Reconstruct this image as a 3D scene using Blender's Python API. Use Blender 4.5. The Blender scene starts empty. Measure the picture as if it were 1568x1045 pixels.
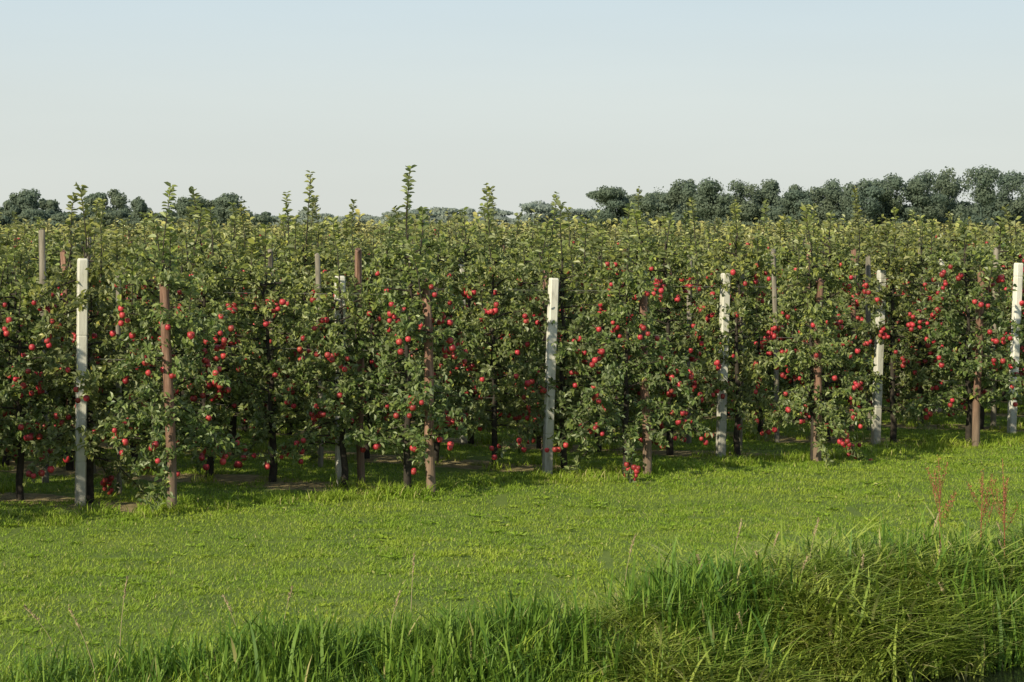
import bpy, math, random
import numpy as np
from mathutils import Vector, Quaternion, noise
random.seed(7); rng=np.random.default_rng(7)
S=bpy.context.scene
COL=S.collection
# ------------------------------------------------------------ camera
cam=bpy.data.cameras.new("camera"); co=bpy.data.objects.new("camera",cam); COL.objects.link(co)
co.location=(0,0,3.0); co.rotation_euler=(math.radians(90-2.99),0,0)
cam.sensor_width=36; cam.lens=75.8; cam.clip_end=6000; cam.clip_start=0.1
S.camera=co
S.view_settings.view_transform='Standard'; S.view_settings.look='None'; S.view_settings.exposure=0
# ------------------------------------------------------------ light
to_sun=Vector((-0.60,-0.74,0)).normalized(); EL=math.radians(30)
to_sun=Vector((to_sun.x*math.cos(EL),to_sun.y*math.cos(EL),math.sin(EL)))
sl=bpy.data.lights.new("sun",'SUN'); sl.energy=5.0; sl.angle=math.radians(0.6); sl.color=(1.0,0.90,0.66)
so=bpy.data.objects.new("sun",sl); COL.objects.link(so)
so.rotation_euler=to_sun.to_track_quat('Z','Y').to_euler()
W=bpy.data.worlds.new("World"); S.world=W; W.use_nodes=True
nt=W.node_tree; bg=nt.nodes['Background']
sky=nt.nodes.new('ShaderNodeTexSky'); sky.sky_type='NISHITA'; sky.sun_disc=False
sky.sun_elevation=EL; sky.sun_rotation=math.atan2(to_sun.x,to_sun.y)
sky.air_density=1.0; sky.dust_density=1.2; sky.ozone_density=2.0
# humid haze layer over the clear sky, thickest at the horizon
tcw=nt.nodes.new('ShaderNodeTexCoord'); sz=nt.nodes.new('ShaderNodeSeparateXYZ'); nt.links.new(tcw.outputs['Generated'],sz.inputs[0])
hz=nt.nodes.new('ShaderNodeValToRGB'); el=hz.color_ramp.elements
for k in range(2): el.new(.5)
for e_,(p_,c_) in zip(el,[(0.0,(.68,.705,.66)),(0.06,(.66,.715,.70)),(0.115,(.60,.71,.76)),(0.6,(.24,.31,.40))]): e_.position=p_; e_.color=(*c_,1)
nt.links.new(sz.outputs[2],hz.inputs[0])
mpw=nt.nodes.new('ShaderNodeMapping'); mpw.inputs['Scale'].default_value=(1.2,1.2,9); nt.links.new(tcw.outputs['Generated'],mpw.inputs[0])
nzw=nt.nodes.new('ShaderNodeTexNoise'); nzw.inputs['Scale'].default_value=2.5; nzw.inputs['Detail'].default_value=5; nt.links.new(mpw.outputs[0],nzw.inputs['Vector'])
mm=nt.nodes.new('ShaderNodeMath'); mm.operation='MULTIPLY_ADD'; mm.inputs[1].default_value=1.2; mm.inputs[2].default_value=9.4; nt.links.new(nzw.outputs[0],mm.inputs[0])
hs_=nt.nodes.new('ShaderNodeVectorMath'); hs_.operation='SCALE'; nt.links.new(mm.outputs[0],hs_.inputs['Scale']); nt.links.new(hz.outputs[0],hs_.inputs[0])
mw=nt.nodes.new('ShaderNodeMix'); mw.data_type='RGBA'; mw.inputs[0].default_value=.88
nt.links.new(sky.outputs[0],mw.inputs[6]); nt.links.new(hs_.outputs[0],mw.inputs[7])
nt.links.new(mw.outputs[2],bg.inputs[0]); bg.inputs[1].default_value=0.108

# ------------------------------------------------------------ material helpers
def mat(name):
    m=bpy.data.materials.new(name); m.use_nodes=True
    return m,m.node_tree,m.node_tree.nodes,m.node_tree.links
def N(nt,t,**k):
    n=nt.nodes.new(t)
    for a,b in k.items(): setattr(n,a,b)
    return n
def ramp(nt,fac,stops):
    r=N(nt,'ShaderNodeValToRGB'); e=r.color_ramp.elements
    while len(e)<len(stops): e.new(0.5)
    for x,(p,c) in zip(e,stops): x.position=p; x.color=(*c,1)
    nt.links.new(fac,r.inputs[0]); return r.outputs[0]
def mixc(nt,f,a,b,mode='MIX'):
    m=N(nt,'ShaderNodeMix',data_type='RGBA',blend_type=mode)
    for s,v in ((m.inputs[0],f),(m.inputs[6],a),(m.inputs[7],b)):
        if isinstance(v,(int,float)): s.default_value=v
        elif isinstance(v,tuple): s.default_value=(*v,1)
        else: nt.links.new(v,s)
    return m.outputs[2]
def mth(nt,op,a,b=0.0,c=None):
    m=N(nt,'ShaderNodeMath',operation=op)
    for i,v in enumerate((a,b,c)):
        if v is None: continue
        if isinstance(v,(int,float)): m.inputs[i].default_value=v
        else: nt.links.new(v,m.inputs[i])
    return m.outputs[0]
def noise_n(nt,scale,detail=4,vec=None,rough=0.55):
    n=N(nt,'ShaderNodeTexNoise'); n.inputs['Scale'].default_value=scale; n.inputs['Detail'].default_value=detail; n.inputs['Roughness'].default_value=rough
    if vec is not None: nt.links.new(vec,n.inputs['Vector'])
    return n.outputs[0]
def attr(nt,name):
    a=N(nt,'ShaderNodeAttribute',attribute_name=name); return a.outputs['Fac']

def leafmat(name,c0,c1,c2,young,back,rough=0.42,trans=0.25,transcol=(0.26,0.34,0.04),spec=0.5):
    m,nt,nd,lk=mat(name); p=nd['Principled BSDF']; out=nd['Material Output']
    col=ramp(nt,attr(nt,'lv'),[(0.0,c0),(0.5,c1),(1.0,c2)])
    col=mixc(nt,attr(nt,'yg'),col,young)
    oi=N(nt,'ShaderNodeObjectInfo')
    hs=N(nt,'ShaderNodeHueSaturation'); lk.new(col,hs.inputs['Color'])
    lk.new(mth(nt,'MULTIPLY_ADD',oi.outputs['Random'],0.45,0.80),hs.inputs['Value'])
    lk.new(mth(nt,'MULTIPLY_ADD',mth(nt,'FRACT',mth(nt,'MULTIPLY',oi.outputs['Random'],7.3)),0.035,0.478),hs.inputs['Hue'])
    g=N(nt,'ShaderNodeNewGeometry')
    col=mixc(nt,mth(nt,'MULTIPLY',g.outputs['Backfacing'],0.6),hs.outputs[0],back)
    lk.new(col,p.inputs['Base Color']); p.inputs['Roughness'].default_value=rough; p.inputs['Specular IOR Level'].default_value=spec
    if trans>0:
        t=N(nt,'ShaderNodeBsdfTranslucent'); lk.new(mixc(nt,0.5,col,transcol),t.inputs[0])
        mx=N(nt,'ShaderNodeMixShader'); mx.inputs[0].default_value=trans
        lk.new(p.outputs[0],mx.inputs[1]); lk.new(t.outputs[0],mx.inputs[2]); lk.new(mx.outputs[0],out.inputs[0])
    return m
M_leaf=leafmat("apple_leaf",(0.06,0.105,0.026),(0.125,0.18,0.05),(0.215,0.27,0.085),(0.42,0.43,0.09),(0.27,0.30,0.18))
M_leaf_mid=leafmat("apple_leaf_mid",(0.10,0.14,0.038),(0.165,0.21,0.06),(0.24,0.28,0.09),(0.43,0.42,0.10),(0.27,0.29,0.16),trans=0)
M_leaf_far=leafmat("apple_leaf_far",(0.19,0.215,0.075),(0.26,0.28,0.10),(0.33,0.34,0.13),(0.43,0.41,0.13),(0.3,0.31,0.17),trans=0,spec=.15)  # far copy of the leaf: lighter, with distance haze mixed into its colours
m,nt,nd,lk=mat("apple_skin"); p=nd['Principled BSDF']
g=N(nt,'ShaderNodeNewGeometry')
c=mixc(nt,attr(nt,'lv'),(0.20,0.006,0.018),(0.55,0.028,0.06))
c=mixc(nt,mth(nt,'POWER',noise_n(nt,14,3,g.outputs['Position']),3.0),c,(0.62,0.2,0.10)); lk.new(c,p.inputs['Base Color']); p.inputs['Roughness'].default_value=0.45
M_apple=m
m,nt,nd,lk=mat("bark"); p=nd['Principled BSDF']; tc=N(nt,'ShaderNodeTexCoord')
c=ramp(nt,noise_n(nt,14,6,tc.outputs['Object']),[(0.3,(0.018,0.015,0.012)),(0.6,(0.05,0.04,0.03)),(0.8,(0.09,0.08,0.06))])
lk.new(c,p.inputs['Base Color']); p.inputs['Roughness'].default_value=0.9
M_bark=m
def postmat(name,stops,sx):
    m,nt,nd,lk=mat(name); p=nd['Principled BSDF']; tc=N(nt,'ShaderNodeTexCoord'); mp=N(nt,'ShaderNodeMapping')
    mp.inputs['Scale'].default_value=(sx,sx,3); lk.new(tc.outputs['Object'],mp.inputs[0])
    oi=N(nt,'ShaderNodeObjectInfo'); lk.new(mth(nt,'MULTIPLY',oi.outputs['Random'],9.0),mp.inputs['Location'])
    f=noise_n(nt,1.0,7,mp.outputs[0],0.65)
    c=ramp(nt,f,stops); hs=N(nt,'ShaderNodeHueSaturation'); lk.new(c,hs.inputs['Color'])
    lk.new(mth(nt,'MULTIPLY_ADD',oi.outputs['Random'],0.3,0.8),hs.inputs['Value'])
    sx_=N(nt,'ShaderNodeSeparateXYZ'); lk.new(tc.outputs['Object'],sx_.inputs[0])
    low=mth(nt,'SUBTRACT',1.0,mth(nt,'MINIMUM',mth(nt,'MULTIPLY',sx_.outputs[2],1.1),1.0))
    lk.new(mixc(nt,mth(nt,'MULTIPLY',low,0.6),hs.outputs[0],(0.17,0.155,0.115)),p.inputs['Base Color']); p.inputs['Roughness'].default_value=0.85
    b=N(nt,'ShaderNodeBump'); b.inputs['Strength'].default_value=0.6; b.inputs['Distance'].default_value=0.012; lk.new(f,b.inputs['Height']); lk.new(b.outputs[0],p.inputs['Normal'])
    return m
M_wood=postmat("weathered_wood",[(0.3,(0.07,0.04,0.028)),(0.5,(0.24,0.13,0.09)),(0.7,(0.42,0.26,0.19))],34)
M_gwood=postmat("grey_wood",[(0.3,(0.12,0.105,0.08)),(0.5,(0.26,0.23,0.18)),(0.7,(0.38,0.34,0.28))],34)
M_conc=postmat("pale_concrete",[(0.3,(0.38,0.37,0.31)),(0.45,(0.70,0.68,0.60)),(0.75,(0.85,0.83,0.76))],12)
m,nt,nd,lk=mat("galvanised_wire"); nd['Principled BSDF'].inputs['Base Color'].default_value=(0.22,0.22,0.21,1); nd['Principled BSDF'].inputs['Roughness'].default_value=0.5
M_wire=m

# ------------------------------------------------------------ layout
R=np.array([-0.882,0.471]); NP=np.array([0.471,0.882]); SP=2.671
ENDS={0:(-3.60,22.76),1:(-.918,24.44),2:(1.614,25.85),3:(3.91,27.5),4:(6.38,29.55)}
def rend(i):
    return np.array(ENDS.get(i,(-3.55+2.5*i,22.76+1.7*i)))
D0=np.array([-1.9,14.6]); DU=np.array([.865,.502]); DN=np.array([.502,-.865])
def hgt(x,y):
    s=(x-D0[0])*DN[0]+(y-D0[1])*DN[1]
    z=0.0
    if s<0.1: z=0.0
    elif s<1.3: z=-0.62*((s-0.1)/1.2)**1.0
    elif s<3.0: z=-0.75
    elif s<4.6: z=-0.75+0.85*(s-3.0)/1.6
    elif s<12: z=0.1+1.2*(s-4.6)/7.4
    else: z=1.3
    if y<70 and s<3: z+=0.05*noise.noise(Vector((x*.28,y*.28,0)))
    return z
# ------------------------------------------------------------ ground
xs=np.concatenate([-np.geomspace(3500,24,22),np.arange(-22,26,0.25),np.geomspace(27,3500,22)])
ys=np.concatenate([-np.geomspace(600,8,8),np.arange(-6,48,0.25),np.geomspace(50,5000,34)])
V=[(x,y,hgt(x,y)) for y in ys for x in xs]; nx=len(xs)
F=[(j*nx+i,j*nx+i+1,(j+1)*nx+i+1,(j+1)*nx+i) for j in range(len(ys)-1) for i in range(nx-1)]
me=bpy.data.meshes.new("ground"); me.from_pydata(V,[],F); me.polygons.foreach_set('use_smooth',[True]*len(F))
ground=bpy.data.objects.new("ground",me); COL.objects.link(ground)
m,nt,nd,lk=mat("grassy_earth"); p=nd['Principled BSDF']; g=N(nt,'ShaderNodeNewGeometry'); pos=g.outputs['Position']
c=ramp(nt,noise_n(nt,1.1,8,pos,0.7),[(0.3,(0.09,0.145,0.018)),(0.5,(0.14,0.205,0.022)),(0.7,(0.20,0.26,0.04))])
fine=noise_n(nt,45,4,pos); c=mixc(nt,mth(nt,'MULTIPLY',fine,0.4),c,(0.06,0.09,0.018))
sx=N(nt,'ShaderNodeSeparateXYZ'); lk.new(pos,sx.inputs[0])
def lin(ax,ay,k): return mth(nt,'ADD',mth(nt,'MULTIPLY',sx.outputs[0],ax),mth(nt,'MULTIPLY_ADD',sx.outputs[1],ay,k))
q=lin(NP[0]/SP,NP[1]/SP,-(rend(0)@NP)/SP+0.5)
fr=mth(nt,'ABSOLUTE',mth(nt,'SUBTRACT',mth(nt,'FRACT',q),0.5))
nz=noise_n(nt,2.2,5,pos)
strip=mth(nt,'LESS_THAN',fr,mth(nt,'MULTIPLY_ADD',nz,0.3,0.03))
e=rend(0); ins=mth(nt,'GREATER_THAN',lin(-.563,.827,-(-.563*e[0]+.827*e[1])),-0.1)
dry=ramp(nt,noise_n(nt,9,6,pos),[(0.3,(0.14,0.12,0.05)),(0.55,(0.34,0.27,0.13)),(0.8,(0.5,0.4,0.22))])
c=mixc(nt,mth(nt,'MULTIPLY',strip,ins),c,dry)
lk.new(c,p.inputs['Base Color']); p.inputs['Roughness'].default_value=0.95
b=N(nt,'ShaderNodeBump'); b.inputs['Strength'].default_value=0.7; b.inputs['Distance'].default_value=0.04; lk.new(fine,b.inputs['Height']); lk.new(b.outputs[0],p.inputs['Normal'])
me.materials.append(m)
m,nt,nd,lk=mat("ditch_water"); p=nd['Principled BSDF']; p.inputs['Base Color'].default_value=(0.015,0.02,0.012,1); p.inputs['Roughness'].default_value=0.06
b=N(nt,'ShaderNodeBump'); b.inputs['Strength'].default_value=0.15; b.inputs['Distance'].default_value=0.02
g=N(nt,'ShaderNodeNewGeometry'); lk.new(noise_n(nt,9,3,g.outputs['Position']),b.inputs['Height']); lk.new(b.outputs[0],p.inputs['Normal'])
me=bpy.data.meshes.new("ditch_water")
vs=[]
for u in (-60,80):
    for s in (0.3,3.9):
        q_=D0+DU*u+DN*s; vs.append((q_[0],q_[1],-0.42))
me.from_pydata(vs,[],[(0,1,3,2)]); me.materials.append(m)
COL.objects.link(bpy.data.objects.new("ditch_water",me))

# ------------------------------------------------------------ mesh accumulators
class Acc:
    def __init__(s): s.v=[];s.f=[];s.mi=[];s.lv=[];s.yg=[];s.n=0;s.sm=[]
    def add(s,v,f,mi,lv,yg,smooth=False):
        v=np.asarray(v,float); s.v.append(v)
        s.f.extend([tuple(int(a)+s.n for a in q) for q in f]); s.mi.extend([mi]*len(f)); s.sm.extend([smooth]*len(f))
        s.lv.append(np.broadcast_to(lv,(len(v),)).astype(float)); s.yg.append(np.broadcast_to(yg,(len(v),)).astype(float)); s.n+=len(v)
    def mesh(s,name,mats):
        me=bpy.data.meshes.new(name); V=np.concatenate(s.v)
        me.from_pydata(V.tolist(),[],s.f)
        me.polygons.foreach_set('material_index',s.mi); me.polygons.foreach_set('use_smooth',s.sm)
        for nm,a in (('lv',s.lv),('yg',s.yg)):
            at=me.attributes.new(nm,'FLOAT','POINT'); at.data.foreach_set('value',np.concatenate(a))
        for m in mats: me.materials.append(m)
        return me
def nrm(a): return a/np.maximum(np.linalg.norm(a,axis=-1,keepdims=True),1e-6)
def add_leaves(A,P,D,L,Wd,lv,yg,mi=0):
    n=len(P); D=nrm(D); up=np.array([0,0,1.])+rng.normal(0,0.55,(n,3)); Sd=nrm(np.cross(D,up)); Nn=nrm(np.cross(Sd,D))
    L=L[:,None]; Wd=Wd[:,None]; fold=0.22*Wd; curl=0.12*L
    v=np.stack([P, P+D*L-Nn*curl*1.6, P+D*L*.33+Sd*Wd*.5+Nn*fold, P+D*L*.7+Sd*Wd*.38+Nn*(fold-curl*.6),
                P+D*L*.33-Sd*Wd*.5+Nn*fold, P+D*L*.7-Sd*Wd*.38+Nn*(fold-curl*.6)],1).reshape(-1,3)
    b=np.arange(n)*6
    f=np.concatenate([np.stack([b,b+2,b+3,b+1],1),np.stack([b,b+1,b+5,b+4],1)])
    A.add(v,f.tolist(),mi,np.repeat(lv,6),np.repeat(yg,6))
def tube(A,pts,rad,sides,mi,lv=0.5,cap=True):
    pts=np.asarray(pts,float); v=[]
    for k,pt in enumerate(pts):
        d=pts[min(k+1,len(pts)-1)]-pts[max(k-1,0)]; d=nrm(d); a=np.cross(d,[0,0,1.]) if abs(d[2])<.9 else np.cross(d,[1.,0,0]); a=nrm(a); b=np.cross(d,a)
        for s in range(sides):
            t=2*math.pi*s/sides; v.append(pt+rad[k]*(a*math.cos(t)+b*math.sin(t)))
    f=[]
    for k in range(len(pts)-1):
        for s in range(sides):
            f.append((k*sides+s,k*sides+(s+1)%sides,(k+1)*sides+(s+1)%sides,(k+1)*sides+s))
    if cap: f.append(tuple(range((len(pts)-1)*sides,len(pts)*sides)))
    A.add(v,f,mi,lv,0,True)
prof=[(0.0,0.60),(0.25,0.78),(0.55,0.88),(0.88,0.62),(1.0,0.15),(0.92,-0.35),(0.65,-0.78),(0.28,-0.92),(0.0,-0.80)]
def add_apple(A,c,r,lv):
    sd=10; v=[(0,0,prof[0][1])]
    for (a,z) in prof[1:-1]:
        for s in range(sd):
            t=2*math.pi*s/sd; v.append((a*math.cos(t),a*math.sin(t),z))
    v.append((0,0,prof[-1][1])); v=np.array(v)
    tx=random.uniform(-.5,.5); cx,sx_=math.cos(tx),math.sin(tx)
    v=np.stack([v[:,0],v[:,1]*cx-v[:,2]*sx_,v[:,1]*sx_+v[:,2]*cx],1)*r+np.array(c)
    f=[(0,1+s,1+(s+1)%sd) for s in range(sd)]
    for k in range(len(prof)-3):
        o=1+k*sd; f+=[(o+s,o+sd+s,o+sd+(s+1)%sd,o+(s+1)%sd) for s in range(sd)]
    o=1+(len(prof)-3)*sd; l=len(v)-1; f+=[(o+s,l,o+(s+1)%sd) for s in range(sd)]
    A.add(v,f,2,lv,0,True)

def make_tree(name,dens=1.0,apples=46,lod=0,leafscale=1.0,lead=None,leafm=None):
    A=Acc(); H=random.uniform(2.55,2.85); branches=lod==0
    tp=[(random.gauss(0,.02),random.gauss(0,.02),z) for z in np.linspace(-0.1,H,9)]
    tube(A,tp,np.linspace(0.05,0.008,9),7 if lod==0 else 4,1)
    LP=[];LD=[];LL=[];YG=[]; spots=[]
    zb=[.5,1.0,1.6][lod]; nlat=[44,32,20][lod]; az=random.random()*6.28
    for k in range(nlat):
        z0=zb+(H-zb-.1)*(k/nlat)**0.97+random.uniform(-.05,.05); az+=2.4+random.gauss(0,.4)
        ln=(0.74*max(0.0,1-(z0-.5)/2.7)**0.55+0.13)*random.choice([random.uniform(.5,.9),random.uniform(.8,1.3)])
        d=np.array([math.cos(az),math.sin(az),random.uniform(.0,.6)]); p=np.array([0,0,z0]); pts=[p.copy()]
        nseg=max(3,int(ln/0.09)); step=ln/nseg
        for s in range(nseg):
            d=nrm(d+np.array([random.gauss(0,.12),random.gauss(0,.12),random.gauss(-.08,.1)])); p=p+d*step; pts.append(p.copy())
            for _ in range(2 if s>0 else 1):
                sd=nrm(np.array([random.gauss(0,1)+d[0]*.6,random.gauss(0,1)+d[1]*.6,random.gauss(.35,.7)])); sl_=random.uniform(.05,.2)
                if sd[2]>.5 and random.random()<.3: sl_*=1.9
                nl=int(random.uniform(5.5,9.5)*dens+random.random())
                for q in range(nl):
                    t=(q+random.random())/max(nl,1)
                    LP.append(p+sd*sl_*t+rng.normal(0,.012,3)); LD.append(nrm(sd*.5+rng.normal(0,.75,3)+np.array([0,0,-.1]))); LL.append(random.uniform(.055,.09)); YG.append(min(1,max(0,random.gauss(.05+.32*max(0,z0-1.7),.12))))
            if s>=nseg*0.45: spots.append(p.copy())
        if branches: tube(A,pts,np.linspace(.013,.003,len(pts)),4,1,cap=False)
    nlead=random.choice([5,6,7,8])
    for k in range(nlead):
        a=random.random()*6.28; r0=random.uniform(0,.45) if k else 0; z0=H-(0.1 if not k else random.uniform(.05,.8)); hh=(lead if lead else random.uniform(.35,.65)) if k==0 else random.uniform(.25,.6)
        p=np.array([r0*math.cos(a),r0*math.sin(a),z0]); d=nrm(np.array([random.gauss(0,.1),random.gauss(0,.1),1])); pts=[p.copy()]
        n=int(hh/.03); ph=0
        for s in range(n):
            d=nrm(d+rng.normal(0,.03,3)+np.array([0,0,.03])); p=p+d*.03; pts.append(p.copy()); ph+=2.4
            if lod and s%2: continue
            if k==0 and lead and s<n*.5 and random.random()<.4: continue
            for _ in range(2 if (lod==0 and s>n*.55) else 1):
                LP.append(p.copy()); a2=ph+random.gauss(0,.5)+3*_; LD.append(np.array([math.cos(a2),math.sin(a2),random.uniform(.05,.9)])); LL.append(random.uniform(.08,.13)*(1-.15*s/n)); YG.append(min(1,max(0,.12+.3*s/n+random.gauss(0,.1))))
        if branches or k<3: tube(A,pts[::2],np.linspace(.010,.004,len(pts[::2])),4,1,cap=False)
    LP=np.array(LP);LD=np.array(LD);LL=np.array(LL)*leafscale
    n=len(LP); yl=np.array(YG); yl[rng.random(n)<.012]=1.0
    add_leaves(A,LP,LD,LL,LL*rng.uniform(.5,.66,n),rng.random(n),yl)
    k=0
    while k<apples and spots:
        c=random.choice(spots)
        if c[2]>2.4 and random.random()<.8: continue
        for _ in range(random.choice([1,1,2,2,3,4])):
            out=nrm(np.array([c[0],c[1],0])); q=c+out*random.uniform(0.0,.10)+np.array([random.gauss(0,.055),random.gauss(0,.055),-.07+random.gauss(0,.055)])
            add_apple(A,q,random.uniform(.028,.040),random.random()); k+=1
    return A.mesh(name,[leafm or M_leaf,M_bark,M_apple])
near=[make_tree("apple_tree_mesh_%d"%i,1.15,random.randint(65,110)) for i in range(8)]
tallt=[make_tree("apple_tree_tall_%d"%i,1.15,random.randint(60,105),lead=random.uniform(.7,1.0)) for i in range(7)]
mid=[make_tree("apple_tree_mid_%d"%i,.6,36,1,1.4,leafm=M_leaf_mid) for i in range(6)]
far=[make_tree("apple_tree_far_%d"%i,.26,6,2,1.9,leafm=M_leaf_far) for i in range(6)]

def place(me,name,x,y,z,rz,sc=1.0,parent=None,tilt=0):
    o=bpy.data.objects.new(name,me); o.location=(x,y,z); o.rotation_euler=(random.gauss(0,tilt),random.gauss(0,tilt),rz)
    o.scale=(sc,)*3 if not isinstance(sc,tuple) else sc
    if parent: o.parent=parent
    COL.objects.link(o); return o
rows_e=bpy.data.objects.new("orchard_tree_rows",None); COL.objects.link(rows_e)
cnt=[0,0]
TALLX=[95,133,228,340,455,500,605,650,780,870,970,1063,1255,1420]
for i in range(-2,42):
    E=rend(i); t={0:.12,3:.1,4:.1}.get(i,.2)
    tmax=260; first=True
    while t<tmax:
        p=E+R*t; jit=random.gauss(0,.04); t+=1.0+random.gauss(0,.06)
        if first and i==3: p=p+np.array([-.03,-.12])
        first=False
        d=p[1]; X=p[0]
        if X<-(.2376*d+5): break
        if X>.2376*d+4 or d>115: continue
        s=random.uniform(.9,1.06); rz=random.random()*6.283; sc=(s,s,random.uniform(.93,1.06))
        if d<36 and abs(X)<.2376*d+1.5:
            px=784+X*3300/d; lst=near
            if d<29 and any(abs(px-a)<30 for a in TALLX):
                lst=tallt; a0=min(TALLX,key=lambda a:abs(px-a)); TALLX.remove(a0); sc=(s,s,1.02 if px<700 else .97)
            elif random.random()<.25: lst=tallt; sc=(s,s,random.uniform(.9,.97))
            place(random.choice(lst),"apple_tree",X+jit,d+jit,hgt(X,d)-.01,rz,sc,tilt=.02); cnt[0]+=1
        else:
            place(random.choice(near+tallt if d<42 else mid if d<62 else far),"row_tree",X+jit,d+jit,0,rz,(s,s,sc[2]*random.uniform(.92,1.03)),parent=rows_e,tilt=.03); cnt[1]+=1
print("trees",cnt,TALLX)

# ------------------------------------------------------------ posts
def wood_mesh(name,h,r,m,sides=12):
    A=Acc(); zs=[-.3,0,h*.25,h*.5,h*.75,h-.02,h]; rr=[r*1.05,r*1.03,r*1.0,r*.97,r*.95,r*.93,r*.80]
    tube(A,[(random.gauss(0,.008),random.gauss(0,.008),z) for z in zs],rr,sides,0); return A.mesh(name,[m])
def conc_mesh(name,h,w):
    A=Acc(); c=w*.12; hw=w/2
    ring=[(hw,-hw+c),(hw,hw-c),(hw-c,hw),(-hw+c,hw),(-hw,hw-c),(-hw,-hw+c),(-hw+c,-hw),(hw-c,-hw)]
    lev=[(-.3,1)]
    for z in np.arange(.5,h-.1,.45): lev+=[(z-.012,1),(z-.006,.93),(z+.006,.93),(z+.012,1)]
    lev+=[(h-.02,1),(h,.82)]
    v=[(x*s,y*s,z) for z,s in lev for x,y in ring]; f=[]
    for k in range(len(lev)-1):
        for s in range(8): f.append((k*8+s,k*8+(s+1)%8,(k+1)*8+(s+1)%8,(k+1)*8+s))
    f.append(tuple(range(len(v)-8,len(v)))); A.add(v,f,0,.5,0)
    return A.mesh(name,[M_conc])
for (i,(x,y)),h,tl,dy in zip(ENDS.items(),[2.45,2.42,2.35,2.35,2.4],[(.01,-.03),(0,-.02),(0,-.02),(0,.0),(0,.02)],[-.1,0,.15,-.05,-.1]):
    k=(y+dy)/y
    o=place(wood_mesh("wooden_post",h,.054,M_wood),"wooden_post",x*k,y+dy,0,random.random()*6,1); o.rotation_euler=(tl[0],tl[1],random.random())
WH=[(-4.63,23.0,2.68,.02,.10),(-2.0,25.06,2.45,.0,-.02),(.435,26.6,2.4,.035,-.45),(2.71,27.9,2.42,.025,.1),(5.08,30.0,2.42,.03,-.05),(7.3,31.4,2.5,.035,.0)]
for x,y,h,tl,dy in WH:
    k=(y+dy)/y
    o=place(conc_mesh("concrete_post",h,.108),"concrete_post",x*k,y+dy,0,0,1); o.rotation_euler=(0,tl,.35)
for i in range(0,24):
    E=rend(i)
    for k,t in enumerate(np.arange(5.2,60,6.8)):
        p=E+R*(t+random.uniform(-.3,.3))
        if p[1]>75 or abs(p[0])>.2376*p[1]+3: continue
        me=wood_mesh("row_post",random.uniform(2.55,2.85),.038,random.choice([M_gwood,M_gwood,M_wood]),8) if random.random()<.85 else conc_mesh("concrete",2.5,.08)
        place(me,"wooden_post" if 'row' in me.name else "concrete_post",p[0],p[1],0,random.random(),1,tilt=.012)
    if i>4 :
        p=E
        if abs(p[0])<.2376*p[1]+6: place(wood_mesh("row_post",2.4,.05,M_wood),"wooden_post",p[0],p[1],0,0,1,tilt=.01)
# posts standing in the first rows behind the headland (bay posts)
for X_,Y_,h,r,mm_ in [(-5.55,25.5,3.0,.042,M_gwood),(-5.2,26.6,2.9,.038,M_gwood),(-2.40,26.9,2.68,.035,M_gwood),(-1.78,25.3,2.75,.045,M_wood),(2.5,30.2,2.62,.038,M_gwood),
                      (3.75,30.3,2.7,.036,M_gwood),(5.0,31.6,2.7,.04,M_wood),(5.3,31.9,2.6,.04,M_gwood),(7.2,32.1,2.7,.042,M_gwood),(.42,27.7,2.48,.04,M_wood),(-4.45,24.3,2.45,.03,M_gwood),(3.05,28.7,2.4,.035,M_gwood)]:
    place(wood_mesh("bay_post",h,r,mm_,8),"wooden_post",X_,Y_,0,0,1,tilt=.012)
A=Acc()
for i in range(-1,12):
    E=rend(i); F_=E+R*55
    for z in (.9,1.6,2.25):
        pts=[(E[0]+(F_[0]-E[0])*t,E[1]+(F_[1]-E[1])*t,z-.02*math.sin(t*25)**2) for t in np.linspace(0,1,24)]
        tube(A,pts,[.0016]*24,4,0,cap=False)
COL.objects.link(bpy.data.objects.new("trellis_wire",A.mesh("trellis_wire",[M_wire])))

# ------------------------------------------------------------ grass
def grassmat(name,c0,c1,c2,dry,scale=.8,trans=.25,nf=.55):
    m,nt,nd,lk=mat(name); p=nd['Principled BSDF']; out=nd['Material Output']; g=N(nt,'ShaderNodeNewGeometry')
    a=ramp(nt,attr(nt,'lv'),[(0,c0),(.5,c1),(1,c2)])
    nn=noise_n(nt,scale,6,g.outputs['Position'],.65)
    f=ramp(nt,nn,[(.42,(0,0,0)),(.68,(1,1,1))])
    a=mixc(nt,mth(nt,'MULTIPLY',f,nf),a,(c2[0]*1.3,c2[1]*1.1,c2[2]*1.1))
    n2=ramp(nt,noise_n(nt,2.6,5,g.outputs['Position'],.7),[(.5,(0,0,0)),(.66,(1,1,1))])
    a=mixc(nt,mth(nt,'MULTIPLY',n2,.4),a,(c0[0]*.85,c0[1]*.9,c0[2]))
    a=mixc(nt,attr(nt,'yg'),a,dry)
    lk.new(a,p.inputs['Base Color']); p.inputs['Roughness'].default_value=.55; p.inputs['Specular IOR Level'].default_value=.3
    t=N(nt,'ShaderNodeBsdfTranslucent'); lk.new(mixc(nt,.4,a,(.34,.46,.04)),t.inputs[0]); mx=N(nt,'ShaderNodeMixShader'); mx.inputs[0].default_value=trans
    lk.new(p.outputs[0],mx.inputs[1]); lk.new(t.outputs[0],mx.inputs[2]); lk.new(mx.outputs[0],out.inputs[0]); return m
M_lawn=grassmat("mown_grass",(0.15,0.25,0.022),(0.235,0.365,0.032),(0.33,0.44,0.055),(0.5,0.44,0.2))
M_tall=grassmat("tall_grass",(0.055,0.135,0.018),(0.12,0.235,0.03),(0.22,0.34,0.05),(0.45,0.4,0.18),1.5,nf=.3)
M_arch=grassmat("pale_grass",(0.15,0.25,0.035),(0.26,0.36,0.055),(0.38,0.46,0.10),(0.5,0.45,0.22),1.5)
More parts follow.
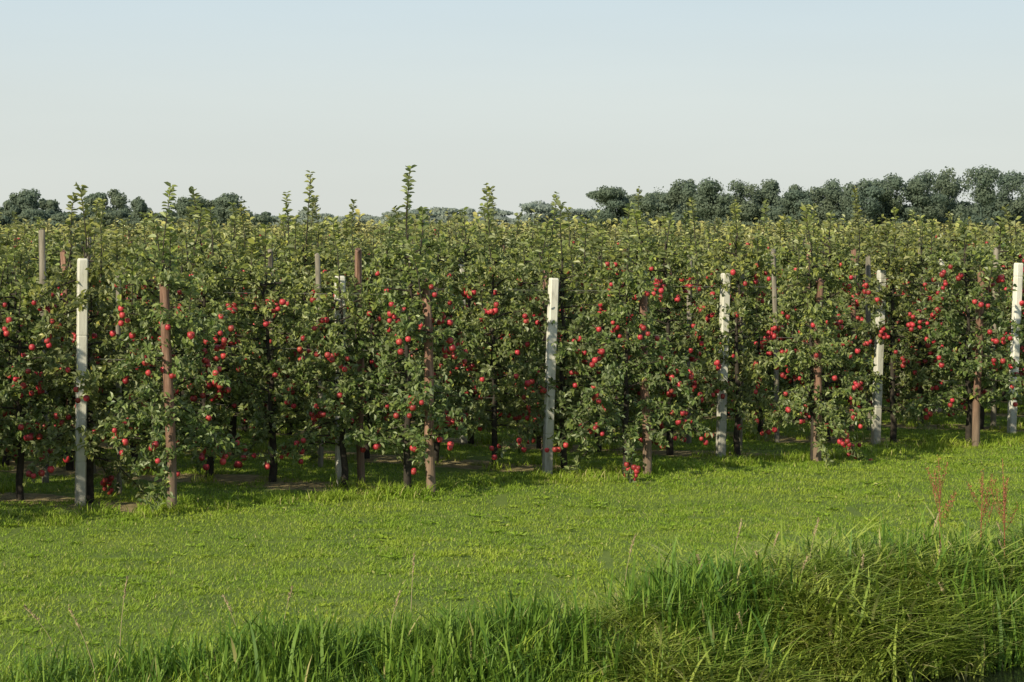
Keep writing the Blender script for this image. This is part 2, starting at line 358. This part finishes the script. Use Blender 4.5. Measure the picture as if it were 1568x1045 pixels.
def blades(A,P,H_,Wd,lean,lv,yg,seg=3):
    n=len(P); az=rng.random(n)*6.283; d=np.stack([np.cos(az),np.sin(az),np.zeros(n)],1); sd=np.stack([-np.sin(az+rng.normal(0,.6,n)),np.cos(az),np.zeros(n)],1)
    vs=[]
    for k in range(seg+1):
        t=k/seg; c=P+d*(lean*H_*t**2)[:,None]+np.array([0,0,1.])*(H_*(t-.28*np.minimum(lean,1.6)*t**2.4))[:,None]
        if k<seg:
            w=(Wd*.5*(1-.15*t-.5*t**3))[:,None]; vs+= [c-sd*w,c+sd*w]
        else: vs.append(c)
    v=np.stack(vs,1); nv=v.shape[1]; b=np.arange(n)*nv; f=[]
    for k in range(seg-1): f+=np.stack([b+2*k,b+2*k+1,b+2*k+3,b+2*k+2],1).tolist()
    f+=np.stack([b+2*seg-2,b+2*seg-1,b+2*seg],1).tolist()
    A.add(v.reshape(-1,3),f,0,np.repeat(lv,nv),np.repeat(yg,nv),True)
def patch(name,n,size,h0,h1,w,lean,m,seg=2,dryf=.03,clump=0):
    A=Acc(); P=np.zeros((n,3)); P[:,:2]=rng.uniform(-size/2,size/2,(n,2))
    if clump:
        C=rng.uniform(-size/2,size/2,(clump,2)); P[:n//2,:2]=C[rng.integers(0,clump,n//2)]+rng.normal(0,.05,(n//2,2))
    P[:,2]=-.005; yg=np.where(rng.random(n)<dryf,rng.uniform(.5,1,n),0)
    blades(A,P,rng.uniform(h0,h1,n)*rng.uniform(.7,1.2,n),w*rng.uniform(.6,1.4,n),np.abs(rng.normal(lean,.35,n)),rng.random(n),yg,seg)
    return A.mesh(name,[m])
lawn=[patch("lawn_%d"%i,2000,1.0,.02,.045,.010,.8,M_lawn,1,.04) for i in range(3)]+[patch("lawn_c%d"%i,2000,1.0,.02,.055,.012,.9,M_lawn,1,.06,45) for i in range(4)]
ge=bpy.data.objects.new("mown_grass",None); COL.objects.link(ge); c=0
for gx in np.arange(-12,16,.95):
    for gy in np.arange(12.5,42,.95):
        if abs(gx)>.2376*gy+2: continue
        s=(gx-D0[0])*DN[0]+(gy-D0[1])*DN[1]
        if s>.9: continue
        e=(gx-rend(0)[0])*-.563+(gy-rend(0)[1])*.827
        qf=((np.array([gx,gy])-rend(0))@NP)/SP; dd=abs(qf-round(qf))*SP
        if e>.3 and dd<.45 : continue
        px_=gx+random.uniform(-.1,.1); py_=gy+random.uniform(-.1,.1)
        o=place(random.choice(lawn),"grass_patch",px_,py_,hgt(px_,py_),0,1,parent=ge); c+=1
        gxs=(hgt(px_+.35,py_)-hgt(px_-.35,py_))/.7; gys=(hgt(px_,py_+.35)-hgt(px_,py_-.35))/.7
        q_=Vector((0,0,1)).rotation_difference(Vector((-gxs,-gys,1)))
        o.rotation_mode='QUATERNION'
        o.rotation_quaternion=q_@Quaternion((0,0,1),random.randint(0,3)*math.pi/2)
print("lawn",c)
weed=[patch("weed_%d"%i,90,.34,.05,.2,.011,.8,M_lawn,3,.1) for i in range(5)]
we=bpy.data.objects.new("orchard_edge_weeds",None); COL.objects.link(we)
for _ in range(420):
    i=random.uniform(-1.5,6); u=np.array([-3.6,22.76])+np.array([2.5,1.7])*i+np.array([-.563,.827])*random.gauss(.05,.22)
    place(random.choice(weed),"weed_tuft",u[0],u[1],hgt(*u),random.random()*6,random.uniform(.3,.9),parent=we)
for _ in range(400):
    i=random.randint(0,9); E=rend(i)+R*random.uniform(0,16)+NP*random.gauss(0,.4)
    place(random.choice(weed),"weed_tuft",E[0],E[1],0,random.random()*6,random.uniform(.5,1.2),parent=we)
# small broad-leaved weeds scattered in the lawn
def rosette(name):
    A=Acc(); n=16; a=rng.random(n)*6.283; r=rng.uniform(0,.05,n)
    P=np.stack([np.cos(a)*r,np.sin(a)*r,np.full(n,.008)],1); D=np.stack([np.cos(a),np.sin(a),rng.uniform(.1,.6,n)],1)
    L=rng.uniform(.025,.055,n); add_leaves(A,P,D,L,L*.5,rng.random(n)*.6,np.where(rng.random(n)<.1,.6,0.)); return A.mesh(name,[M_lawn])
ros=[rosette("rosette_%d"%i) for i in range(6)]
wl=bpy.data.objects.new("lawn_weeds",None); COL.objects.link(wl)
for _ in range(700):
    x=random.uniform(-7,8); y=random.uniform(13.5,30); s=(x-D0[0])*DN[0]+(y-D0[1])*DN[1]
    e=(x+3.6)*-.563+(y-22.76)*.827
    if s>0 or e>0 or abs(x)>.2376*y+.6: continue
    place(random.choice(ros),"weed_rosette",x,y,hgt(x,y)+.003,random.random()*6.28,random.uniform(.6,1.3),parent=wl,tilt=.05)
tall=[patch("tall_%d"%i,34,.46,.16,.5,.017,.42,M_tall,5,.03) for i in range(8)]
arch=[patch("arch_%d"%i,60,.5,.22,.5,.015,1.1,M_arch,6,.12) for i in range(6)]
shortt=[patch("short_%d"%i,90,.5,.05,.2,.012,.8,M_lawn,3,.07) for i in range(4)]
te=bpy.data.objects.new("tall_grass",None); COL.objects.link(te)
nt_=0
for _ in range(4600):
    u=random.uniform(-2.5,10.5); r_=min(1,max(0,(u-2.2)/3.8)); s0=-.5-.75*r_; s=random.uniform(s0,1.3)
    cl=noise.noise(Vector((u*1.5,s*1.1,3)))
    edge=min(1,(s-s0)/.5)
    dens=(.42+.9*cl+.35*r_)*edge+.08
    if u<.1: dens*=.45
    if random.random()>dens: continue
    q=D0+DU*u+DN*s; z=hgt(*q)
    if z<-.46 or (u>7.0 and z<-.33): continue
    fa=min(1,.5+(s-s0)*.7)*(.9+.3*r_)*(.95+.6*cl)
    if random.random()<.22: me=random.choice(shortt); fa=1
    elif r_>.15 and noise.noise(Vector((u*.9+5,s*.8,9)))>-.02+random.uniform(-.12,.12): me=random.choice(arch)
    else: me=random.choice(tall)
    place(me,"grass_tuft",q[0],q[1],z,random.random()*6.28,random.uniform(.65,1.15)*fa,parent=te,tilt=.1); nt_+=1
print("tall",nt_)
A=Acc()
def stalk(x,y,h,red=False):
    z=hgt(x,y); lx,ly=random.gauss(0,.08),random.gauss(0,.04)
    pts=[(x+lx*t*t,y+ly*t*t,z+h*t) for t in np.linspace(0,1,6)]; tube(A,pts,np.linspace(.003,.0015,6),4,0,.5)
    n=40; T=rng.uniform(.78,1.02,n); P=np.stack([x+lx*T**2,y+ly*T**2,z+h*T],1)+rng.normal(0,.003,(n,3))
    add_leaves(A,P,rng.normal(0,.3,(n,3))+np.array([0,0,1.]),np.full(n,.02),np.full(n,.008),rng.random(n),np.zeros(n),0)
for _ in range(34):
    u=random.uniform(-1.5,9.5); s=random.uniform(-.6,.8); q=D0+DU*u+DN*s; stalk(q[0],q[1],random.uniform(.35,.65))
m,nt,nd,lk=mat("dry_straw"); lk.new(ramp(nt,attr(nt,'lv'),[(0,(.3,.23,.12)),(1,(.55,.45,.28))]),nd['Principled BSDF'].inputs['Base Color']); nd['Principled BSDF'].inputs['Roughness'].default_value=.8
st=bpy.data.objects.new("dry_grass_stalks",A.mesh("dry_grass_stalks",[m])); COL.objects.link(st)
m,nt,nd,lk=mat("rusty_seed"); lk.new(ramp(nt,attr(nt,'lv'),[(0,(.2,.06,.03)),(1,(.45,.19,.1))]),nd['Principled BSDF'].inputs['Base Color']); nd['Principled BSDF'].inputs['Roughness'].default_value=.8
for (x,y,h) in [(3.60,18.0,1.08),(3.98,18.2,.95),(4.12,17.9,1.12)]:
    A=Acc(); bx,by=random.gauss(0,.07),random.gauss(0,.05)
    stem=lambda t:np.array([bx*t*t,by*t*t,h*t])
    tube(A,[stem(t) for t in np.linspace(0,1,7)],np.linspace(.007,.002,7),5,0,.3)
    segs=[(stem(.5),stem(1.02))]
    for b in range(7):
        t0=random.uniform(.4,.75); p0=stem(t0); a=random.random()*6.28; p1=p0+np.array([.12*math.cos(a),.12*math.sin(a),h*random.uniform(.18,.3)])
        tube(A,[p0,(p0+p1)/2+np.array([.02*math.cos(a),.02*math.sin(a),-.01]),p1],[.003,.002,.0015],4,0,.3); segs.append((p0+(p1-p0)*.3,p1))
    for a_,b_ in segs:
        n=36; T=rng.uniform(0,1,n)[:,None]; P=a_+(b_-a_)*T+rng.normal(0,.007,(n,3))
        add_leaves(A,P,rng.normal(0,.6,(n,3)),np.full(n,.015),np.full(n,.011),rng.random(n),np.zeros(n),0)
    place(A.mesh("dock",[m]),"dock_plant",x,y,hgt(x,y),0,1)

# ------------------------------------------------------------ distant trees
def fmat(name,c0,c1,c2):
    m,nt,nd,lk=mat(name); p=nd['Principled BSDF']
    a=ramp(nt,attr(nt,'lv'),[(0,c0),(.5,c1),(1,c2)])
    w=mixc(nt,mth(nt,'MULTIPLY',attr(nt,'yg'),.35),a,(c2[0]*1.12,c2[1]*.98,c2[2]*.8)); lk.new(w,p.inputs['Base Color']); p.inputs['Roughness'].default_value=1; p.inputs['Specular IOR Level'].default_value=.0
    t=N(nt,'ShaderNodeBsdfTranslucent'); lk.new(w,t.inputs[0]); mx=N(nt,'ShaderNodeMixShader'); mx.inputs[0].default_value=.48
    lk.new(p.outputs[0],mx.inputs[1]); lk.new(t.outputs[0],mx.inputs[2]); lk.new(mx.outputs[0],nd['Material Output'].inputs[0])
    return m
M_f1=fmat("haze_tinted_foliage",(.165,.225,.185),(.19,.25,.195),(.22,.275,.20))  # aerial haze is put into the base colours: greyed, bluish green
M_f2=fmat("far_haze_tinted_foliage",(.31,.37,.345),(.33,.39,.35),(.35,.41,.36))  # farther layer, more haze painted into the foliage colour
def crown(A,cx,cy,zc,w,h,dense=1.0,fs=.55):
    nl=random.randint(20,26); tint=random.random()
    lobes=[]
    for k in range(nl):
        a=random.random()*6.28; rr=random.uniform(.2,.8); zz=random.uniform(-.9,.86)
        sh=(max(.08,1-max(0,zz)**2.6))**.5
        lobes.append((cx+math.cos(a)*rr*w/2*sh,cy+math.sin(a)*rr*w/2*sh,zc+zz*h/2,random.uniform(.14,.25)*w,random.uniform(.08,.15)*h))
    lobes.append((cx,cy,zc+.02*h,w*.38,h*.42))
    for (x,y,z,rw,rh) in lobes:
        n=int(400*dense); d=nrm(rng.normal(0,1,(n,3))); rad=rng.uniform(.5,1.12,n)
        P=d*rad[:,None]*np.array([rw,rw,rh])+np.array([x,y,z])
        nn=nrm(d+rng.normal(0,.4,(n,3))); a_=nrm(np.cross(nn,rng.normal(0,1,(n,3)))); b_=np.cross(nn,a_); s=(fs*rng.uniform(.5,1.2,n))[:,None]
        v=np.stack([P-a_*s,P-b_*s*.7,P+a_*s,P+b_*s*.7],1).reshape(-1,3); b=np.arange(n)*4
        A.add(v,np.stack([b,b+1,b+2,b+3],1).tolist(),0,np.repeat(np.clip(rng.random(n)*.4+tint*.6,0,1),4),np.repeat(np.full(n,random.random()),4))
def line_from(name,specs,D,mtl,fs,wf=1.15,dn=1):
    A=Acc()
    for (x0,x1,ty) in specs:
        d=D*random.uniform(.95,1.05); k=d/3300; cx=((x0+x1)/2-784)*k; w=(x1-x0)*k*wf; top=3+(350-ty)*k; h=top-1.2
        tube(A,[(cx,d,-.3),(cx+.2,d,top*.4),(cx,d,top*.75)],[w*.03,w*.02,w*.01],6,0,0)
        crown(A,cx,d,1.2+h/2,w,h,dn,fs)
    COL.objects.link(bpy.data.objects.new(name,A.mesh(name,[mtl])))
right=[(903,962,288),(962,1003,297),(985,1035,283),(1022,1072,278),(1068,1120,271),(1112,1165,275),(1155,1205,276),(1200,1245,284),(1235,1292,279),(1288,1340,275),(1328,1385,270),(1382,1432,264),(1420,1475,257),(1468,1530,259),(1520,1575,264),(1565,1620,262),(1610,1670,268),(1665,1730,265)]
line_from("distant_tree_line",right,430,M_f1,.27,1.3)
low=[(x,x+60,random.uniform(300,318)) for x in range(925,1740,36)]
line_from("distant_hedgerow",low,450,M_f1,.35,1.2,.6)
left=[(-110,-60,300),(-60,-5,296),(18,62,291),(0,30,306),(60,95,306),(128,168,296),(160,208,292),(200,232,306),(266,318,296),(308,350,303),(336,388,299),(-20,40,318),(30,110,320)]
line_from("distant_copse",left+[(x,x+40,324) for x in range(-100,400,30)],430,M_f1,.3,1.15,.7)
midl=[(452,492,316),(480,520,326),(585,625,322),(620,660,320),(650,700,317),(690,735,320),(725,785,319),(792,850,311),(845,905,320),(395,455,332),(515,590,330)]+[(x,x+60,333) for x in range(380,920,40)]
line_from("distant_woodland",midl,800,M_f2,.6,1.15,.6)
